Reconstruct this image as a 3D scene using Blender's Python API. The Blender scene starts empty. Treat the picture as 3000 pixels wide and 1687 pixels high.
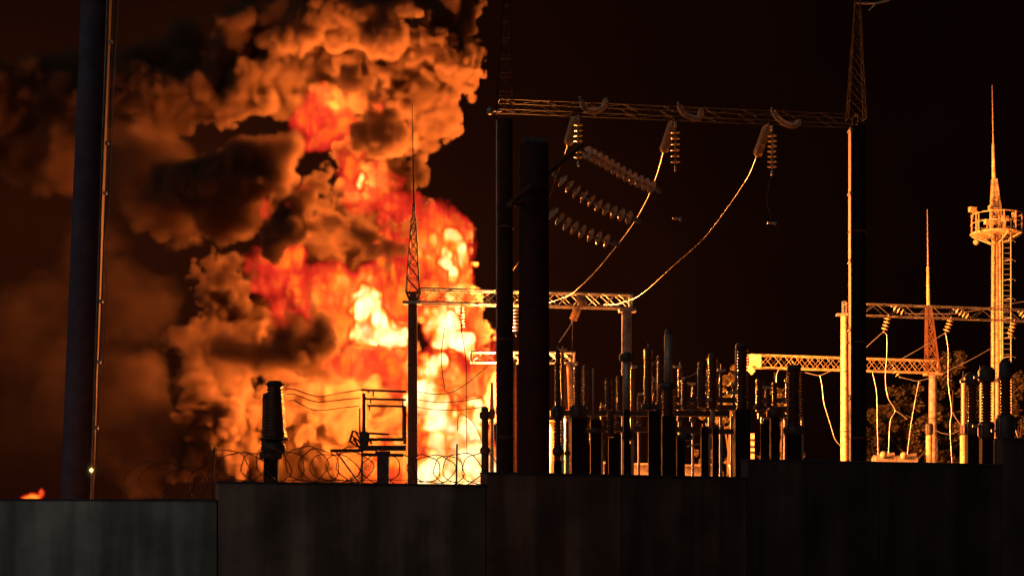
import bpy, math, random
import numpy as np
from mathutils import Vector, Matrix

# ------------------------------------------------------------------ camera, world, exposure
sc = bpy.context.scene
FP, HY = 4800.0, 1600.0                     # focal length in photo pixels, horizon row
cam = bpy.data.cameras.new('camera'); camo = bpy.data.objects.new('camera', cam)
sc.collection.objects.link(camo); sc.camera = camo
camo.location = (0, 0, 1.7); camo.rotation_euler = (math.pi/2, 0, 0)
cam.sensor_width = 36; cam.lens = FP/3000*36; cam.shift_y = (HY-843.5)/3000; cam.clip_end = 4000
sc.view_settings.view_transform = 'Standard'; sc.view_settings.look = 'None'
sc.view_settings.exposure = 0; sc.view_settings.gamma = 1
sc.cycles.use_denoising = True
sc.cycles.volume_bounces = 2; sc.cycles.volume_step_rate = 1.6; sc.cycles.max_bounces = 6
sc.cycles.transparent_max_bounces = 16
sc.cycles.sample_clamp_indirect = 4

world = bpy.data.worlds.new('World'); sc.world = world; world.use_nodes = True
def build_world():
    nt = world.node_tree; N = nt.nodes; L = nt.links
    bg = N['Background']
    tc = N.new('ShaderNodeTexCoord')
    def lobe(direction, power, col):
        d = Vector(direction).normalized()
        dp = N.new('ShaderNodeVectorMath'); dp.operation = 'DOT_PRODUCT'
        L.new(tc.outputs['Generated'], dp.inputs[0]); dp.inputs[1].default_value = d
        cl = N.new('ShaderNodeMath'); cl.operation = 'MAXIMUM'; L.new(dp.outputs['Value'], cl.inputs[0]); cl.inputs[1].default_value = 0
        pw = N.new('ShaderNodeMath'); pw.operation = 'POWER'; L.new(cl.outputs[0], pw.inputs[0]); pw.inputs[1].default_value = power
        sc_ = N.new('ShaderNodeVectorMath'); sc_.operation = 'SCALE'; sc_.inputs[0].default_value = col
        L.new(pw.outputs[0], sc_.inputs['Scale'])
        return sc_.outputs[0]
    a = lobe((-18, 90, 10), 34, (.020, .0036, .0008))          # glow of the burning yard on the night haze
    b = lobe((-.75, -.7, .25), 3, (.175, .168, .155))       # added pale lobe for an unseen lamp behind and left of the viewer
    nz = N.new('ShaderNodeTexNoise'); nz.inputs['Scale'].default_value = 5; nz.inputs['Detail'].default_value = 4
    L.new(tc.outputs['Generated'], nz.inputs['Vector'])
    mr = N.new('ShaderNodeMapRange'); L.new(nz.outputs['Fac'], mr.inputs[0])
    mr.inputs[1].default_value = .3; mr.inputs[2].default_value = .7; mr.inputs[3].default_value = .6; mr.inputs[4].default_value = 1.3
    a1 = N.new('ShaderNodeVectorMath'); a1.operation = 'ADD'; L.new(a, a1.inputs[0]); a1.inputs[1].default_value = (.0030, .0008, .0004)
    a2 = N.new('ShaderNodeVectorMath'); a2.operation = 'SCALE'; L.new(a1.outputs[0], a2.inputs[0]); L.new(mr.outputs[0], a2.inputs['Scale'])
    a3 = N.new('ShaderNodeVectorMath'); a3.operation = 'ADD'; L.new(a2.outputs[0], a3.inputs[0]); L.new(b, a3.inputs[1])
    L.new(a3.outputs[0], bg.inputs['Color']); bg.inputs['Strength'].default_value = 1.0
build_world()

FD = 90.0                                    # distance of the fire
def P(px, py, Y=FD):                         # photo pixel at distance Y -> world
    return Vector(((px-1500)*Y/FP, Y, 1.7+(HY-py)*Y/FP))
def S(px, Y): return px*Y/FP

# light given off by the flames themselves
def fire_light(px, py, dy, watts, col=(1, .25, .045), size=1.0):
    l = bpy.data.lights.new('fire_light', 'POINT'); l.energy = watts; l.color = col; l.shadow_soft_size = size
    o = bpy.data.objects.new('fire_light', l); o.location = P(px, py, FD+dy); sc.collection.objects.link(o)
fire_light(1100, 950, -.5, 70000)
fire_light(1310, 1250, -.3, 120000, size=1.5)
fire_light(1432, 1190, 2.0, 230000, size=1.2)
fire_light(1310, 1000, -.4, 40000)
fire_light(1388, 740, -1.0, 120000)
fire_light(960, 370, 1.5, 9000, size=1)
fire_light(1060, 540, -.8, 20000, size=.5)
fire_light(1060, 1300, -.6, 9000, (1, .24, .03), 2)

# ------------------------------------------------------------------ materials
MATS = {}
def pbr(name, col, rough=.6, metal=0., var=.25, scale=6., bump=0., col2=None, coat=0., spec=.5):
    m = bpy.data.materials.new(name); m.use_nodes = True
    nt = m.node_tree; N = nt.nodes; L = nt.links; b = N['Principled BSDF']
    tc = N.new('ShaderNodeTexCoord')
    nz = N.new('ShaderNodeTexNoise'); nz.inputs['Scale'].default_value = scale; nz.inputs['Detail'].default_value = 6
    nz.inputs['Roughness'].default_value = .65
    L.new(tc.outputs['Object'], nz.inputs['Vector'])
    mx = N.new('ShaderNodeMix'); mx.data_type = 'RGBA'
    c2 = col2 or tuple(c*(1-var) for c in col)
    mx.inputs['A'].default_value = (*c2, 1); mx.inputs['B'].default_value = (*[min(1, c*(1+var*.6)) for c in col], 1)
    mr = N.new('ShaderNodeMapRange'); mr.inputs[1].default_value = .35; mr.inputs[2].default_value = .65
    L.new(nz.outputs['Fac'], mr.inputs[0]); L.new(mr.outputs[0], mx.inputs['Factor'])
    L.new(mx.outputs['Result'], b.inputs['Base Color'])
    b.inputs['Roughness'].default_value = rough; b.inputs['Metallic'].default_value = metal
    b.inputs['Coat Weight'].default_value = coat; b.inputs['Specular IOR Level'].default_value = spec
    if bump:
        bp = N.new('ShaderNodeBump'); bp.inputs['Strength'].default_value = bump; bp.inputs['Distance'].default_value = .02
        L.new(nz.outputs['Fac'], bp.inputs['Height']); L.new(bp.outputs[0], b.inputs['Normal'])
    MATS[name] = m
    return m
pbr('concrete', (.40, .37, .33), .85, var=.5, scale=3, bump=.6)
pbr('dark_concrete', (.115, .095, .15), .8, var=.3, scale=4, bump=.5)
pbr('wall_concrete', (.62, .63, .58), .9, var=.35, scale=1.1, bump=.5)  # wall concretes: paler left, darker right, the light's falloff put into colour
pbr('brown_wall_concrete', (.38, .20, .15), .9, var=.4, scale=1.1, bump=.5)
pbr('shaded_wall_concrete', (.12, .075, .06), .9, var=.4, scale=1.1, bump=.5)  # concrete darkened as shade for the right end of the wall
pbr('dim_wall_concrete', (.24, .135, .105), .9, var=.4, scale=1.1, bump=.5)
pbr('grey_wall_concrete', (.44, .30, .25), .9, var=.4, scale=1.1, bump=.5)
pbr('black_steel', (.012, .009, .009), .8, 0, var=.3, scale=8, spec=.1)
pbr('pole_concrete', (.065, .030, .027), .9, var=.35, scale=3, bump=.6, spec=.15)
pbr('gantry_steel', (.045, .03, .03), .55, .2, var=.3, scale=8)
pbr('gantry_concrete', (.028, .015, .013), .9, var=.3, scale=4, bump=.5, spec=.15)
pbr('galvanised_steel', (.45, .44, .42), .5, .55, var=.3, scale=8)
pbr('rusty_steel', (.20, .10, .06), .7, .3, var=.4, scale=10)
pbr('dark_steel', (.10, .09, .09), .55, .5, var=.3, scale=8)
pbr('aluminium_wire', (.75, .74, .72), .35, .8, var=.1, scale=20)
pbr('pale_fin', (.42, .30, .25), .6, var=.4, scale=5)
pbr('bare_metal', (.72, .62, .55), .42, .9, var=.45, scale=3)
pbr('dark_wire', (.10, .09, .08), .5, .5, var=.1, scale=20)
pbr('brown_porcelain', (.11, .045, .025), .2, var=.2, scale=8, coat=.3)
pbr('pale_porcelain', (.50, .44, .36), .25, var=.15, scale=8, coat=.5)
pbr('insulator_glass', (.70, .58, .42), .18, 0, var=.1, scale=8, coat=.3)
MATS['insulator_glass'].node_tree.nodes['Principled BSDF'].inputs['Transmission Weight'].default_value = .45
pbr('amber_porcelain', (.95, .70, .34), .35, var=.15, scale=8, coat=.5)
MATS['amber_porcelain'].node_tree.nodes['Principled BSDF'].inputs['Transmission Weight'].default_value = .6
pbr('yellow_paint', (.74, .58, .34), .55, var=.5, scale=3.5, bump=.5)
pbr('rubber', (.03, .03, .03), .6)
pbr('ground_soil', (.10, .085, .06), .95, var=.4, scale=.4, bump=.4)
pbr('bark', (.10, .07, .05), .9, var=.4, scale=8, bump=.6)
pbr('leaves', (.15, .12, .05), .7, var=.5, scale=1.3)
pbr('wall_block', (.42, .36, .28), .85, var=.25, scale=5, bump=.3)

def wall_streaks(name):                          # vertical rain streaks and panel stains on the wall
    m = MATS[name]; nt = m.node_tree; N = nt.nodes; L = nt.links
    b = N['Principled BSDF']; src = b.inputs['Base Color'].links[0].from_socket
    tc = N.new('ShaderNodeTexCoord'); mp = N.new('ShaderNodeMapping'); mp.inputs['Scale'].default_value = (2.2, 2.2, .16)
    L.new(tc.outputs['Object'], mp.inputs[0])
    nz = N.new('ShaderNodeTexNoise'); nz.inputs['Scale'].default_value = 1.4; nz.inputs['Detail'].default_value = 5; L.new(mp.outputs[0], nz.inputs['Vector'])
    mr = N.new('ShaderNodeMapRange'); mr.inputs[1].default_value = .4; mr.inputs[2].default_value = .62; mr.inputs[3].default_value = .55; mr.inputs[4].default_value = 1.15
    L.new(nz.outputs['Fac'], mr.inputs[0])
    sc_ = N.new('ShaderNodeVectorMath'); sc_.operation = 'SCALE'; L.new(src, sc_.inputs[0]); L.new(mr.outputs[0], sc_.inputs['Scale'])
    L.new(sc_.outputs[0], b.inputs['Base Color'])
for q in ('wall_concrete', 'grey_wall_concrete', 'brown_wall_concrete', 'dim_wall_concrete', 'shaded_wall_concrete'): wall_streaks(q)

def emissive(name, col, strength):
    m = bpy.data.materials.new(name); m.use_nodes = True
    b = m.node_tree.nodes['Principled BSDF']; b.inputs['Base Color'].default_value = (*col, 1)
    b.inputs['Emission Color'].default_value = (*col, 1); b.inputs['Emission Strength'].default_value = strength
    MATS[name] = m
emissive('bead_glow', (1, .75, .2), 3.0)

# ------------------------------------------------------------------ mesh helpers
class MB:
    def __init__(s): s.v = []; s.f = []; s.sm = []
    def _add(s, vs, fs, smooth=False):
        o = len(s.v); s.v += [tuple(v) for v in vs]
        for f in fs: s.f.append(tuple(o+i for i in f)); s.sm.append(smooth)
        return s
    @staticmethod
    def frame(d):
        d = d.normalized(); up = Vector((0, 0, 1)) if abs(d.z) < .95 else Vector((0, 1, 0))
        x = d.cross(up).normalized(); y = d.cross(x).normalized(); return x, y, d
    def box(s, c, size, rz=0):
        hx, hy, hz = [q/2 for q in size]; ca, sa = math.cos(rz), math.sin(rz); c = Vector(c)
        vs = [c+Vector((x*ca-y*sa, x*sa+y*ca, z)) for x, y, z in
              [(-hx, -hy, -hz), (hx, -hy, -hz), (hx, hy, -hz), (-hx, hy, -hz), (-hx, -hy, hz), (hx, -hy, hz), (hx, hy, hz), (-hx, hy, hz)]]
        return s._add(vs, [(3, 2, 1, 0), (4, 5, 6, 7), (0, 1, 5, 4), (1, 2, 6, 5), (2, 3, 7, 6), (3, 0, 4, 7)])
    def bar(s, a, b, w, h=None):             # square bar from a to b
        a, b = Vector(a), Vector(b); h = h or w; x, y, d = s.frame(b-a)
        vs = [p+x*(i*w/2)+y*(j*h/2) for p in (a, b) for i, j in ((-1, -1), (1, -1), (1, 1), (-1, 1))]
        return s._add(vs, [(3, 2, 1, 0), (4, 5, 6, 7), (0, 1, 5, 4), (1, 2, 6, 5), (2, 3, 7, 6), (3, 0, 4, 7)])
    def lathe(s, a, b, prof, seg=14, smooth=True):   # prof: (distance along a->b, radius)
        a, b = Vector(a), Vector(b); x, y, d = s.frame(b-a); vs = []; fs = []
        for t, r in prof:
            for k in range(seg):
                an = 2*math.pi*k/seg; vs.append(a+d*t+(x*math.cos(an)+y*math.sin(an))*r)
        n = len(prof)
        for i in range(n-1):
            for k in range(seg):
                k2 = (k+1) % seg; fs.append((i*seg+k, i*seg+k2, (i+1)*seg+k2, (i+1)*seg+k))
        fs.append(tuple(range(seg))[::-1]); fs.append(tuple((n-1)*seg+k for k in range(seg)))
        return s._add(vs, fs, smooth)
    def cyl(s, a, b, r0, r1=None, seg=14):
        L = (Vector(b)-Vector(a)).length
        return s.lathe(a, b, [(0, r0), (L, r0 if r1 is None else r1)], seg)
    def tube(s, pts, r, seg=7):
        pts = [Vector(p) for p in pts]; vs = []; fs = []; n = len(pts)
        for i, p in enumerate(pts):
            d = (pts[min(i+1, n-1)]-pts[max(i-1, 0)]); x, y, _ = s.frame(d)
            if i and (x.dot(px_) < 0): x, y = -x, -y
            px_ = x
            rr = r[i] if isinstance(r, (list, tuple)) else r
            for k in range(seg):
                an = 2*math.pi*k/seg; vs.append(p+(x*math.cos(an)+y*math.sin(an))*rr)
        for i in range(n-1):
            for k in range(seg):
                k2 = (k+1) % seg; fs.append((i*seg+k, i*seg+k2, (i+1)*seg+k2, (i+1)*seg+k))
        return s._add(vs, fs, True)
    def ball(s, c, r, seg=12):
        c = Vector(c); n = seg//2
        return s.lathe(c-Vector((0, 0, r)), c+Vector((0, 0, r)), [(r-r*math.cos(math.pi*i/n), max(.02*r, r*math.sin(math.pi*i/n))) for i in range(n+1)], seg)
    def build(s, name, mat, parent=None):
        me = bpy.data.meshes.new(name); org = Vector((0, 0, 0))
        if parent is not None: org = parent.matrix_basis.translation.copy(); par = parent.parent
        if parent is not None and parent.parent is not None: org = ORG[parent.name]
        elif parent is not None: org = parent.location.copy()
        if parent is None and s.v:
            a = np.array(s.v); org = Vector(((a[:, 0].min()+a[:, 0].max())/2, (a[:, 1].min()+a[:, 1].max())/2, a[:, 2].min()))
        me.from_pydata([tuple(Vector(v)-org) for v in s.v], [], s.f)
        me.polygons.foreach_set('use_smooth', s.sm)
        me.materials.append(MATS[mat]); me.update()
        o = bpy.data.objects.new(name, me); sc.collection.objects.link(o)
        if parent is not None: o.parent = parent
        else: o.location = org
        ORG[o.name] = org
        return o
ORG = {}
def tag(o, label=None, cat=None, group=None, kind=None):
    if label: o['label'] = label
    if cat: o['category'] = cat
    if group: o['group'] = group
    if kind: o['kind'] = kind
    return o
def thing(name, loc, label, cat, group=None):
    o = bpy.data.objects.new(name, None); sc.collection.objects.link(o); o.location = loc
    o.empty_display_size = .3; ORG[o.name] = Vector(loc)
    return tag(o, label, cat, group)

def smooth_path(pts, n=8):                   # Catmull-Rom through the points
    pts = [Vector(p) for p in pts]; q = [pts[0]*2-pts[1]]+pts+[pts[-1]*2-pts[-2]]; out = []
    for i in range(1, len(q)-2):
        p0, p1, p2, p3 = q[i-1:i+3]
        for k in range(n):
            t = k/n; out.append(.5*((2*p1)+(p2-p0)*t+(2*p0-5*p1+4*p2-p3)*t*t+(-p0+3*p1-3*p2+p3)*t**3))
    out.append(pts[-1]); return out

def wire(label, pts, Y, r, mat='aluminium_wire', group=None, Y2=None, branches=()):
    n = len(pts)
    def at(p, i, n): return P(p[0], p[1], Y if Y2 is None else Y+(Y2-Y)*i/(n-1))
    m = MB(); m.tube(smooth_path([at(p, i, n) for i, p in enumerate(pts)]), r, 6)
    for b in branches: m.tube(smooth_path([P(p[0], p[1], Y) for p in b]), r, 6)
    return tag(m.build('conductor_wire', mat), label, 'wire', group)

# ------------------------------------------------------------------ fire and smoke volumes
X0, X1, Y0, Y1, Z0, Z1 = -32.0, 0.6, 80.0, 98.0, 0.0, 35.0
GH = .115
nx, ny, nz = int((X1-X0)/GH), int((Y1-Y0)/GH), int((Z1-Z0)/GH)
gx = np.linspace(X0, X1, nx, dtype=np.float32); gy = np.linspace(Y0, Y1, ny, dtype=np.float32); gz = np.linspace(Z0, Z1, nz, dtype=np.float32)
def vnoise(sx, sy, szz, seed):               # smooth value noise with cell sizes in metres
    a = np.random.RandomState(seed).uniform(-1, 1, (int((X1-X0)/sx)+3, int((Y1-Y0)/sy)+3, int((Z1-Z0)/szz)+3)).astype(np.float32)
    for ax, (g, g0, s) in enumerate(((gx, X0, sx), (gy, Y0, sy), (gz, Z0, szz))):
        t = (g-g0)/s; i = t.astype(int); f = (t-i).astype(np.float32); f = f*f*f*(f*(6*f-15)+10)
        sh = [1, 1, 1]; sh[ax] = len(g); f = f.reshape(sh)
        a = np.take(a, i, ax)*(1-f)+np.take(a, i+1, ax)*f
    return a
def grid_volume(name, data, mat):
    me = bpy.data.meshes.new(name); me.vertices.add(data.size)
    me.attributes.new('d', 'FLOAT', 'POINT').data.foreach_set('value', np.ascontiguousarray(data, dtype=np.float32).ravel())
    ob = bpy.data.objects.new(name, me); sc.collection.objects.link(ob); me.materials.append(mat)
    ng = bpy.data.node_groups.new(name, 'GeometryNodeTree')
    for io in ('INPUT', 'OUTPUT'): ng.interface.new_socket('Geometry', in_out=io, socket_type='NodeSocketGeometry')
    N, L = ng.nodes, ng.links
    gi = N.new('NodeGroupInput'); go = N.new('NodeGroupOutput'); vc = N.new('GeometryNodeVolumeCube')
    vc.inputs['Min'].default_value = (X0, Y0, Z0); vc.inputs['Max'].default_value = (X1, Y1, Z1)
    for k, v in zip('XYZ', (nx, ny, nz)): vc.inputs['Resolution '+k].default_value = v
    pos = N.new('GeometryNodeInputPosition'); sep = N.new('ShaderNodeSeparateXYZ'); L.new(pos.outputs[0], sep.inputs[0])
    def mth(op, a, b):
        n = N.new('ShaderNodeMath'); n.operation = op
        for k, v in enumerate((a, b)):
            if isinstance(v, (int, float)): n.inputs[k].default_value = v
            else: L.new(v, n.inputs[k])
        return n.outputs[0]
    def im(op, a, b):
        n = N.new('FunctionNodeIntegerMath'); n.operation = op
        for k, v in enumerate((a, b)):
            if isinstance(v, int): n.inputs[k].default_value = v
            else: L.new(v, n.inputs[k])
        return n.outputs[0]
    idx = []
    for k, (lo, hi, n_) in enumerate(((X0, X1, nx), (Y0, Y1, ny), (Z0, Z1, nz))):
        q = mth('ADD', mth('DIVIDE', mth('SUBTRACT', sep.outputs[k], lo), (hi-lo)/(n_-1)), .5)
        f = N.new('FunctionNodeFloatToInt'); f.rounding_mode = 'FLOOR'; L.new(q, f.inputs[0]); idx.append(f.outputs[0])
    ii = im('ADD', im('MULTIPLY', im('ADD', im('MULTIPLY', idx[0], ny), idx[1]), nz), idx[2])
    si = N.new('GeometryNodeSampleIndex'); si.data_type = 'FLOAT'; si.domain = 'POINT'; si.clamp = True
    na = N.new('GeometryNodeInputNamedAttribute'); na.data_type = 'FLOAT'; na.inputs['Name'].default_value = 'd'
    L.new(gi.outputs[0], si.inputs['Geometry']); L.new(na.outputs[0], si.inputs['Value']); L.new(ii, si.inputs['Index'])
    L.new(si.outputs[0], vc.inputs['Density'])
    sm = N.new('GeometryNodeSetMaterial'); sm.inputs['Material'].default_value = mat
    L.new(vc.outputs[0], sm.inputs[0]); L.new(sm.outputs[0], go.inputs[0])
    ob.modifiers.new('grid', 'NODES').node_group = ng
    return ob
def smoke_material():
    m = bpy.data.materials.new('smoke'); m.use_nodes = True; N = m.node_tree.nodes; L = m.node_tree.links; N.clear()
    o = N.new('ShaderNodeOutputMaterial'); v = N.new('ShaderNodeVolumePrincipled'); L.new(v.outputs[0], o.inputs['Volume'])
    v.inputs['Color'].default_value = (.30, .20, .13, 1); v.inputs['Anisotropy'].default_value = .0
    v.inputs['Density'].default_value = 4.5
    return m
def flame_material():
    m = bpy.data.materials.new('flame'); m.use_nodes = True; N = m.node_tree.nodes; L = m.node_tree.links; N.clear()
    o = N.new('ShaderNodeOutputMaterial'); at = N.new('ShaderNodeAttribute'); at.attribute_name = 'density'
    cr = N.new('ShaderNodeValToRGB'); L.new(at.outputs['Fac'], cr.inputs[0]); e = cr.color_ramp.elements
    e[0].position = 0; e[0].color = (1, .02, .008, 1); e[1].position = 1; e[1].color = (1, .80, .36, 1)
    for p, c in ((.36, (1, .042, .018, 1)), (.46, (1, .13, .008, 1)), (.6, (1, .23, .012, 1)), (.8, (1, .52, .10, 1))):
        x = e.new(p); x.color = c
    st = N.new('ShaderNodeMath'); st.operation = 'POWER'; L.new(at.outputs['Fac'], st.inputs[0]); st.inputs[1].default_value = 1.9
    s2 = N.new('ShaderNodeMath'); s2.operation = 'MULTIPLY'; L.new(st.outputs[0], s2.inputs[0]); s2.inputs[1].default_value = 13.0
    em = N.new('ShaderNodeEmission'); L.new(cr.outputs[0], em.inputs[0]); L.new(s2.outputs[0], em.inputs[1])
    ab = N.new('ShaderNodeVolumeAbsorption'); ab.inputs['Color'].default_value = (0, 0, 0, 1)
    d2 = N.new('ShaderNodeMath'); d2.operation = 'MULTIPLY'; L.new(at.outputs['Fac'], d2.inputs[0]); d2.inputs[1].default_value = 4.6
    L.new(d2.outputs[0], ab.inputs['Density'])
    ad = N.new('ShaderNodeAddShader'); L.new(em.outputs[0], ad.inputs[0]); L.new(ab.outputs[0], ad.inputs[1])
    L.new(ad.outputs[0], o.inputs['Volume'])
    return m

# smoke puffs: photo position, radius in photo pixels, depth offset in metres, edge softness in metres, density
SMOKE = [
 # upper right cauliflower head
 (1285, 20, 105, 3, .2, 1), (1240, 155, 120, 2.5, .2, 1), (1300, 215, 62, 2, .2, 1), (1205, 310, 105, 3, .2, 1), (1265, 368, 48, 3, .2, 1), (1190, 395, 65, 3.5, .25, 1),
 (1190, 60, 150, 4, .25, 1), (1130, 190, 140, 3, .22, 1), (1010, 190, 130, 3, .25, 1), (1160, 300, 90, 3.5, .25, 1),
 (960, 50, 130, -1.5, .4, 1), (1120, 60, 80, -2.5, .3, 1), (870, 200, 120, 3.5, .3, 1), (770, 240, 110, 3.5, .35, 1), (720, 90, 100, 4, .5, .9), (860, 90, 80, 3, .4, 1),
 (1030, 280, 80, 3.2, .25, 1), (930, 280, 80, 3.5, .3, 1), (700, 310, 60, 4, .4, .9), (800, 330, 45, 2, .4, .9),
 # bank drifting left
 (640, 270, 110, 4.5, .6, .9), (540, 300, 110, 4.5, .6, .8), (440, 310, 110, 4.5, .7, .8), (350, 300, 120, 5, .7, .5), (240, 220, 120, 6, .8, .4), (140, 250, 130, 6.5, .8, .35), (180, 470, 90, 6, .8, .3), (60, 420, 110, 6.5, .8, .3), (-60, 300, 170, 6.5, .8, .3), (500, 180, 100, 6, .8, .6), (380, 180, 90, 6, .8, .5),
 # dark masses in front of the flames
 (1085, 410, 60, -4.8, .25, 1.1), (1035, 300, 34, -4.8, .3, 1), (780, 450, 90, -5, .8, 1), (680, 500, 130, -4.8, .8, .9), (560, 540, 130, -4.5, .8, .8), (820, 540, 60, -5, .5, 1), (440, 480, 130, -4, .95, .9),
 (850, 655, 88, -5.8, .35, 1.2), (780, 610, 45, -5.4, .35, 1), (930, 580, 62, -5.4, .4, 1), (1010, 655, 46, -5.2, .35, 1), (1085, 700, 44, -5.2, .3, .9), (1160, 640, 30, -5, .25, .9), (1110, 760, 34, -5.2, .3, .8), (960, 690, 48, -5.2, .35, .9), (900, 740, 30, -5, .3, .7),
 (660, 650, 80, -4.6, .7, .9), (560, 650, 70, -4.5, .95, .8), (680, 790, 40, -4.5, .4, .8), 
 # neck
 (1110, 510, 75, 1, .22, 1), (1050, 590, 90, 2, .3, 1), (1150, 560, 45, 1, .2, .9), (1160, 450, 45, 3, .25, .8),
 # middle body
 (1250, 740, 110, 2.5, .25, 1), (1100, 820, 140, 3, .3, 1), (950, 820, 150, 3, .35, 1), (820, 860, 110, 3, .3, 1), (1050, 690, 120, 3, .3, 1),
 (650, 890, 75, .5, .25, 1), (600, 850, 45, 1, .22, 1), (705, 950, 50, .5, .22, 1), (760, 930, 50, 0, .3, 1), (565, 815, 30, 1.5, .2, .8), (640, 975, 22, 0, .2, .9), (690, 1000, 20, 0, .2, .9),
 (900, 975, 55, -3.5, .35, 1), (820, 1020, 85, -3.8, .6, .9), (740, 1070, 80, -3.5, .7, .9), (640, 1060, 90, -3, .9, .9), (890, 1100, 40, -3.5, .5, .8), (560, 1010, 70, 3, .7, .7),
 # lower left bank
 (660, 1230, 92, 2.5, .25, 1), (760, 1190, 80, 3.5, .3, 1), (880, 1200, 120, 4.5, .5, 1), (1020, 1190, 130, 5, .5, 1), (1120, 1150, 100, 5, .4, 1),
 (590, 1130, 55, 2, .5, .8), (480, 1230, 110, 4, .95, .55), (400, 1150, 130, 5, .95, .3), (340, 1300, 150, 5, .95, .25), (575, 1350, 70, 3.5, .5, .9), (690, 1350, 110, 3.5, .4, 1), (850, 1370, 130, 5, .5, 1), (1000, 1360, 140, 5, .5, 1), (1150, 1330, 120, 5, .5, 1), (430, 1390, 100, 4.5, .95, .5), (120, 980, 210, 7, 1.0, .08), (290, 1180, 200, 6, 1.0, .11), (80, 1300, 170, 7, 1.0, .07), (400, 930, 160, 6, 1.0, .09), (250, 760, 160, 7, 1.0, .07),
 (900, 1330, 160, 6.5, .7, .8), (1100, 1330, 160, 6.5, .7, .8), (720, 1300, 120, 5.5, .7, .8), (1080, 1080, 150, 6, .6, .8),
 (865, 1285, 22, -3.5, .3, .9), (880, 1225, 20, -3.5, .3, 1), (642, 1340, 22, -2, .3, .8), (715, 1140, 40, -2, .5, .8),
 (1330, 1150, 100, 4, .3, 1), (1355, 1010, 50, 3.5, .25, 1), (1320, 1330, 100, 4, .3, 1), (1300, 900, 90, 3, .3, 1),
]
# flames: photo position, x radius, y radius, heat, depth offset
FLAME = [
 (905, 355, 70, 64, .37, -3.5), (870, 345, 38, 40, .36, -3.5), (935, 410, 70, 60, .39, -3.5), (985, 450, 48, 38, .36, -3.5), (1085, 312, 20, 26, .40, -4), (1060, 535, 13, 32, 1.15, -2),
 (1090, 540, 60, 50, .42, 0), (1150, 600, 80, 40, .38, 0), (1180, 630, 80, 50, .38, -1), (1060, 600, 60, 40, .34, 0),  # glow put in for the firelit smoke of the neck
 (1250, 670, 80, 70, .50, -1), (1300, 740, 80, 100, .62, -1), (1322, 700, 34, 26, .88, -3), (1345, 745, 20, 50, .86, -3), (1300, 735, 16, 22, .8, -3), (1312, 800, 16, 44, .80, -3), (1292, 762, 22, 16, .92, -3), (1266, 705, 14, 30, .7, -2.6), (1350, 810, 34, 50, .62, -1), (1290, 860, 70, 50, .66, -1), (1340, 650, 40, 40, .42, -1), (1240, 610, 50, 30, .38, -1), (1250, 780, 90, 80, .5, 0),
 (758, 620, 24, 24, .42, -5.6), (843, 602, 14, 10, .38, -6.2), (900, 552, 26, 12, .28, -5.5), (725, 790, 14, 30, .30, -3),
 (775, 780, 55, 40, .42, -4.2), (850, 790, 70, 46, .42, -4.2), (800, 850, 60, 50, .40, -4), (790, 925, 36, 40, .38, -3.6), (880, 860, 70, 60, .45, -3.4), (960, 850, 90, 70, .52, -1), (1130, 700, 22, 46, .44, -5.2), (1125, 630, 25, 22, .38, -5.2),
 (1050, 850, 100, 70, .54, -1), (1160, 860, 90, 80, .55, -1), (1000, 920, 80, 50, .55, -1),
 (1090, 920, 60, 46, 1.15, -2.5), (1045, 950, 44, 30, 1.1, -2.5), (1120, 965, 50, 40, 1.1, -2.5), (1170, 1000, 34, 40, 1.1, -2.5), (1080, 985, 40, 24, 1.0, -2.5),
 (930, 1030, 60, 40, .42, -2.5), (1010, 1050, 70, 36, .42, -2.5), (1090, 1070, 80, 36, .42, -2.5), (960, 1070, 50, 30, .38, -2.5), (1170, 1080, 50, 40, .46, -2.5),
 (1265, 930, 24, 50, .85, -2), (1310, 965, 40, 36, 1.05, -2), (1360, 990, 44, 30, 1.15, -2), (1380, 1020, 20, 22, .9, -2), (1330, 920, 60, 60, .6, 0), (1335, 905, 14, 30, .95, -1),
 (1250, 1080, 38, 44, 1.1, -2), (1235, 1140, 40, 40, 1.05, -2), (1200, 1090, 24, 50, .8, -2), (1280, 1190, 50, 50, 1.05, -2), (1320, 1240, 64, 50, 1.3, -2), (1275, 1240, 50, 40, 1.2, -2), (1370, 1200, 50, 50, 1.0, -2), (1400, 1180, 30, 20, .9, -2),
 (1260, 1330, 46, 50, .9, -2), (1320, 1370, 90, 60, 1.3, -2), (1390, 1370, 50, 60, 1.15, -2), (1345, 1300, 50, 50, 1.1, -2), (1240, 1400, 50, 50, 1.0, -2), (1442, 1365, 22, 60, 1.1, -1),
 (1330, 1100, 110, 110, .58, 1), (1375, 1120, 45, 90, .52, 1), (1380, 1270, 70, 80, .62, 1), (1240, 1200, 60, 160, .62, 1), (1210, 1320, 70, 90, .6, 1),
 (1165, 1370, 60, 60, .55, 1.5),
 (82, 1464, 15, 8, .55, 0), (104, 1461, 17, 10, .55, 0), (121, 1446, 6, 13, .48, 0),
]
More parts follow.
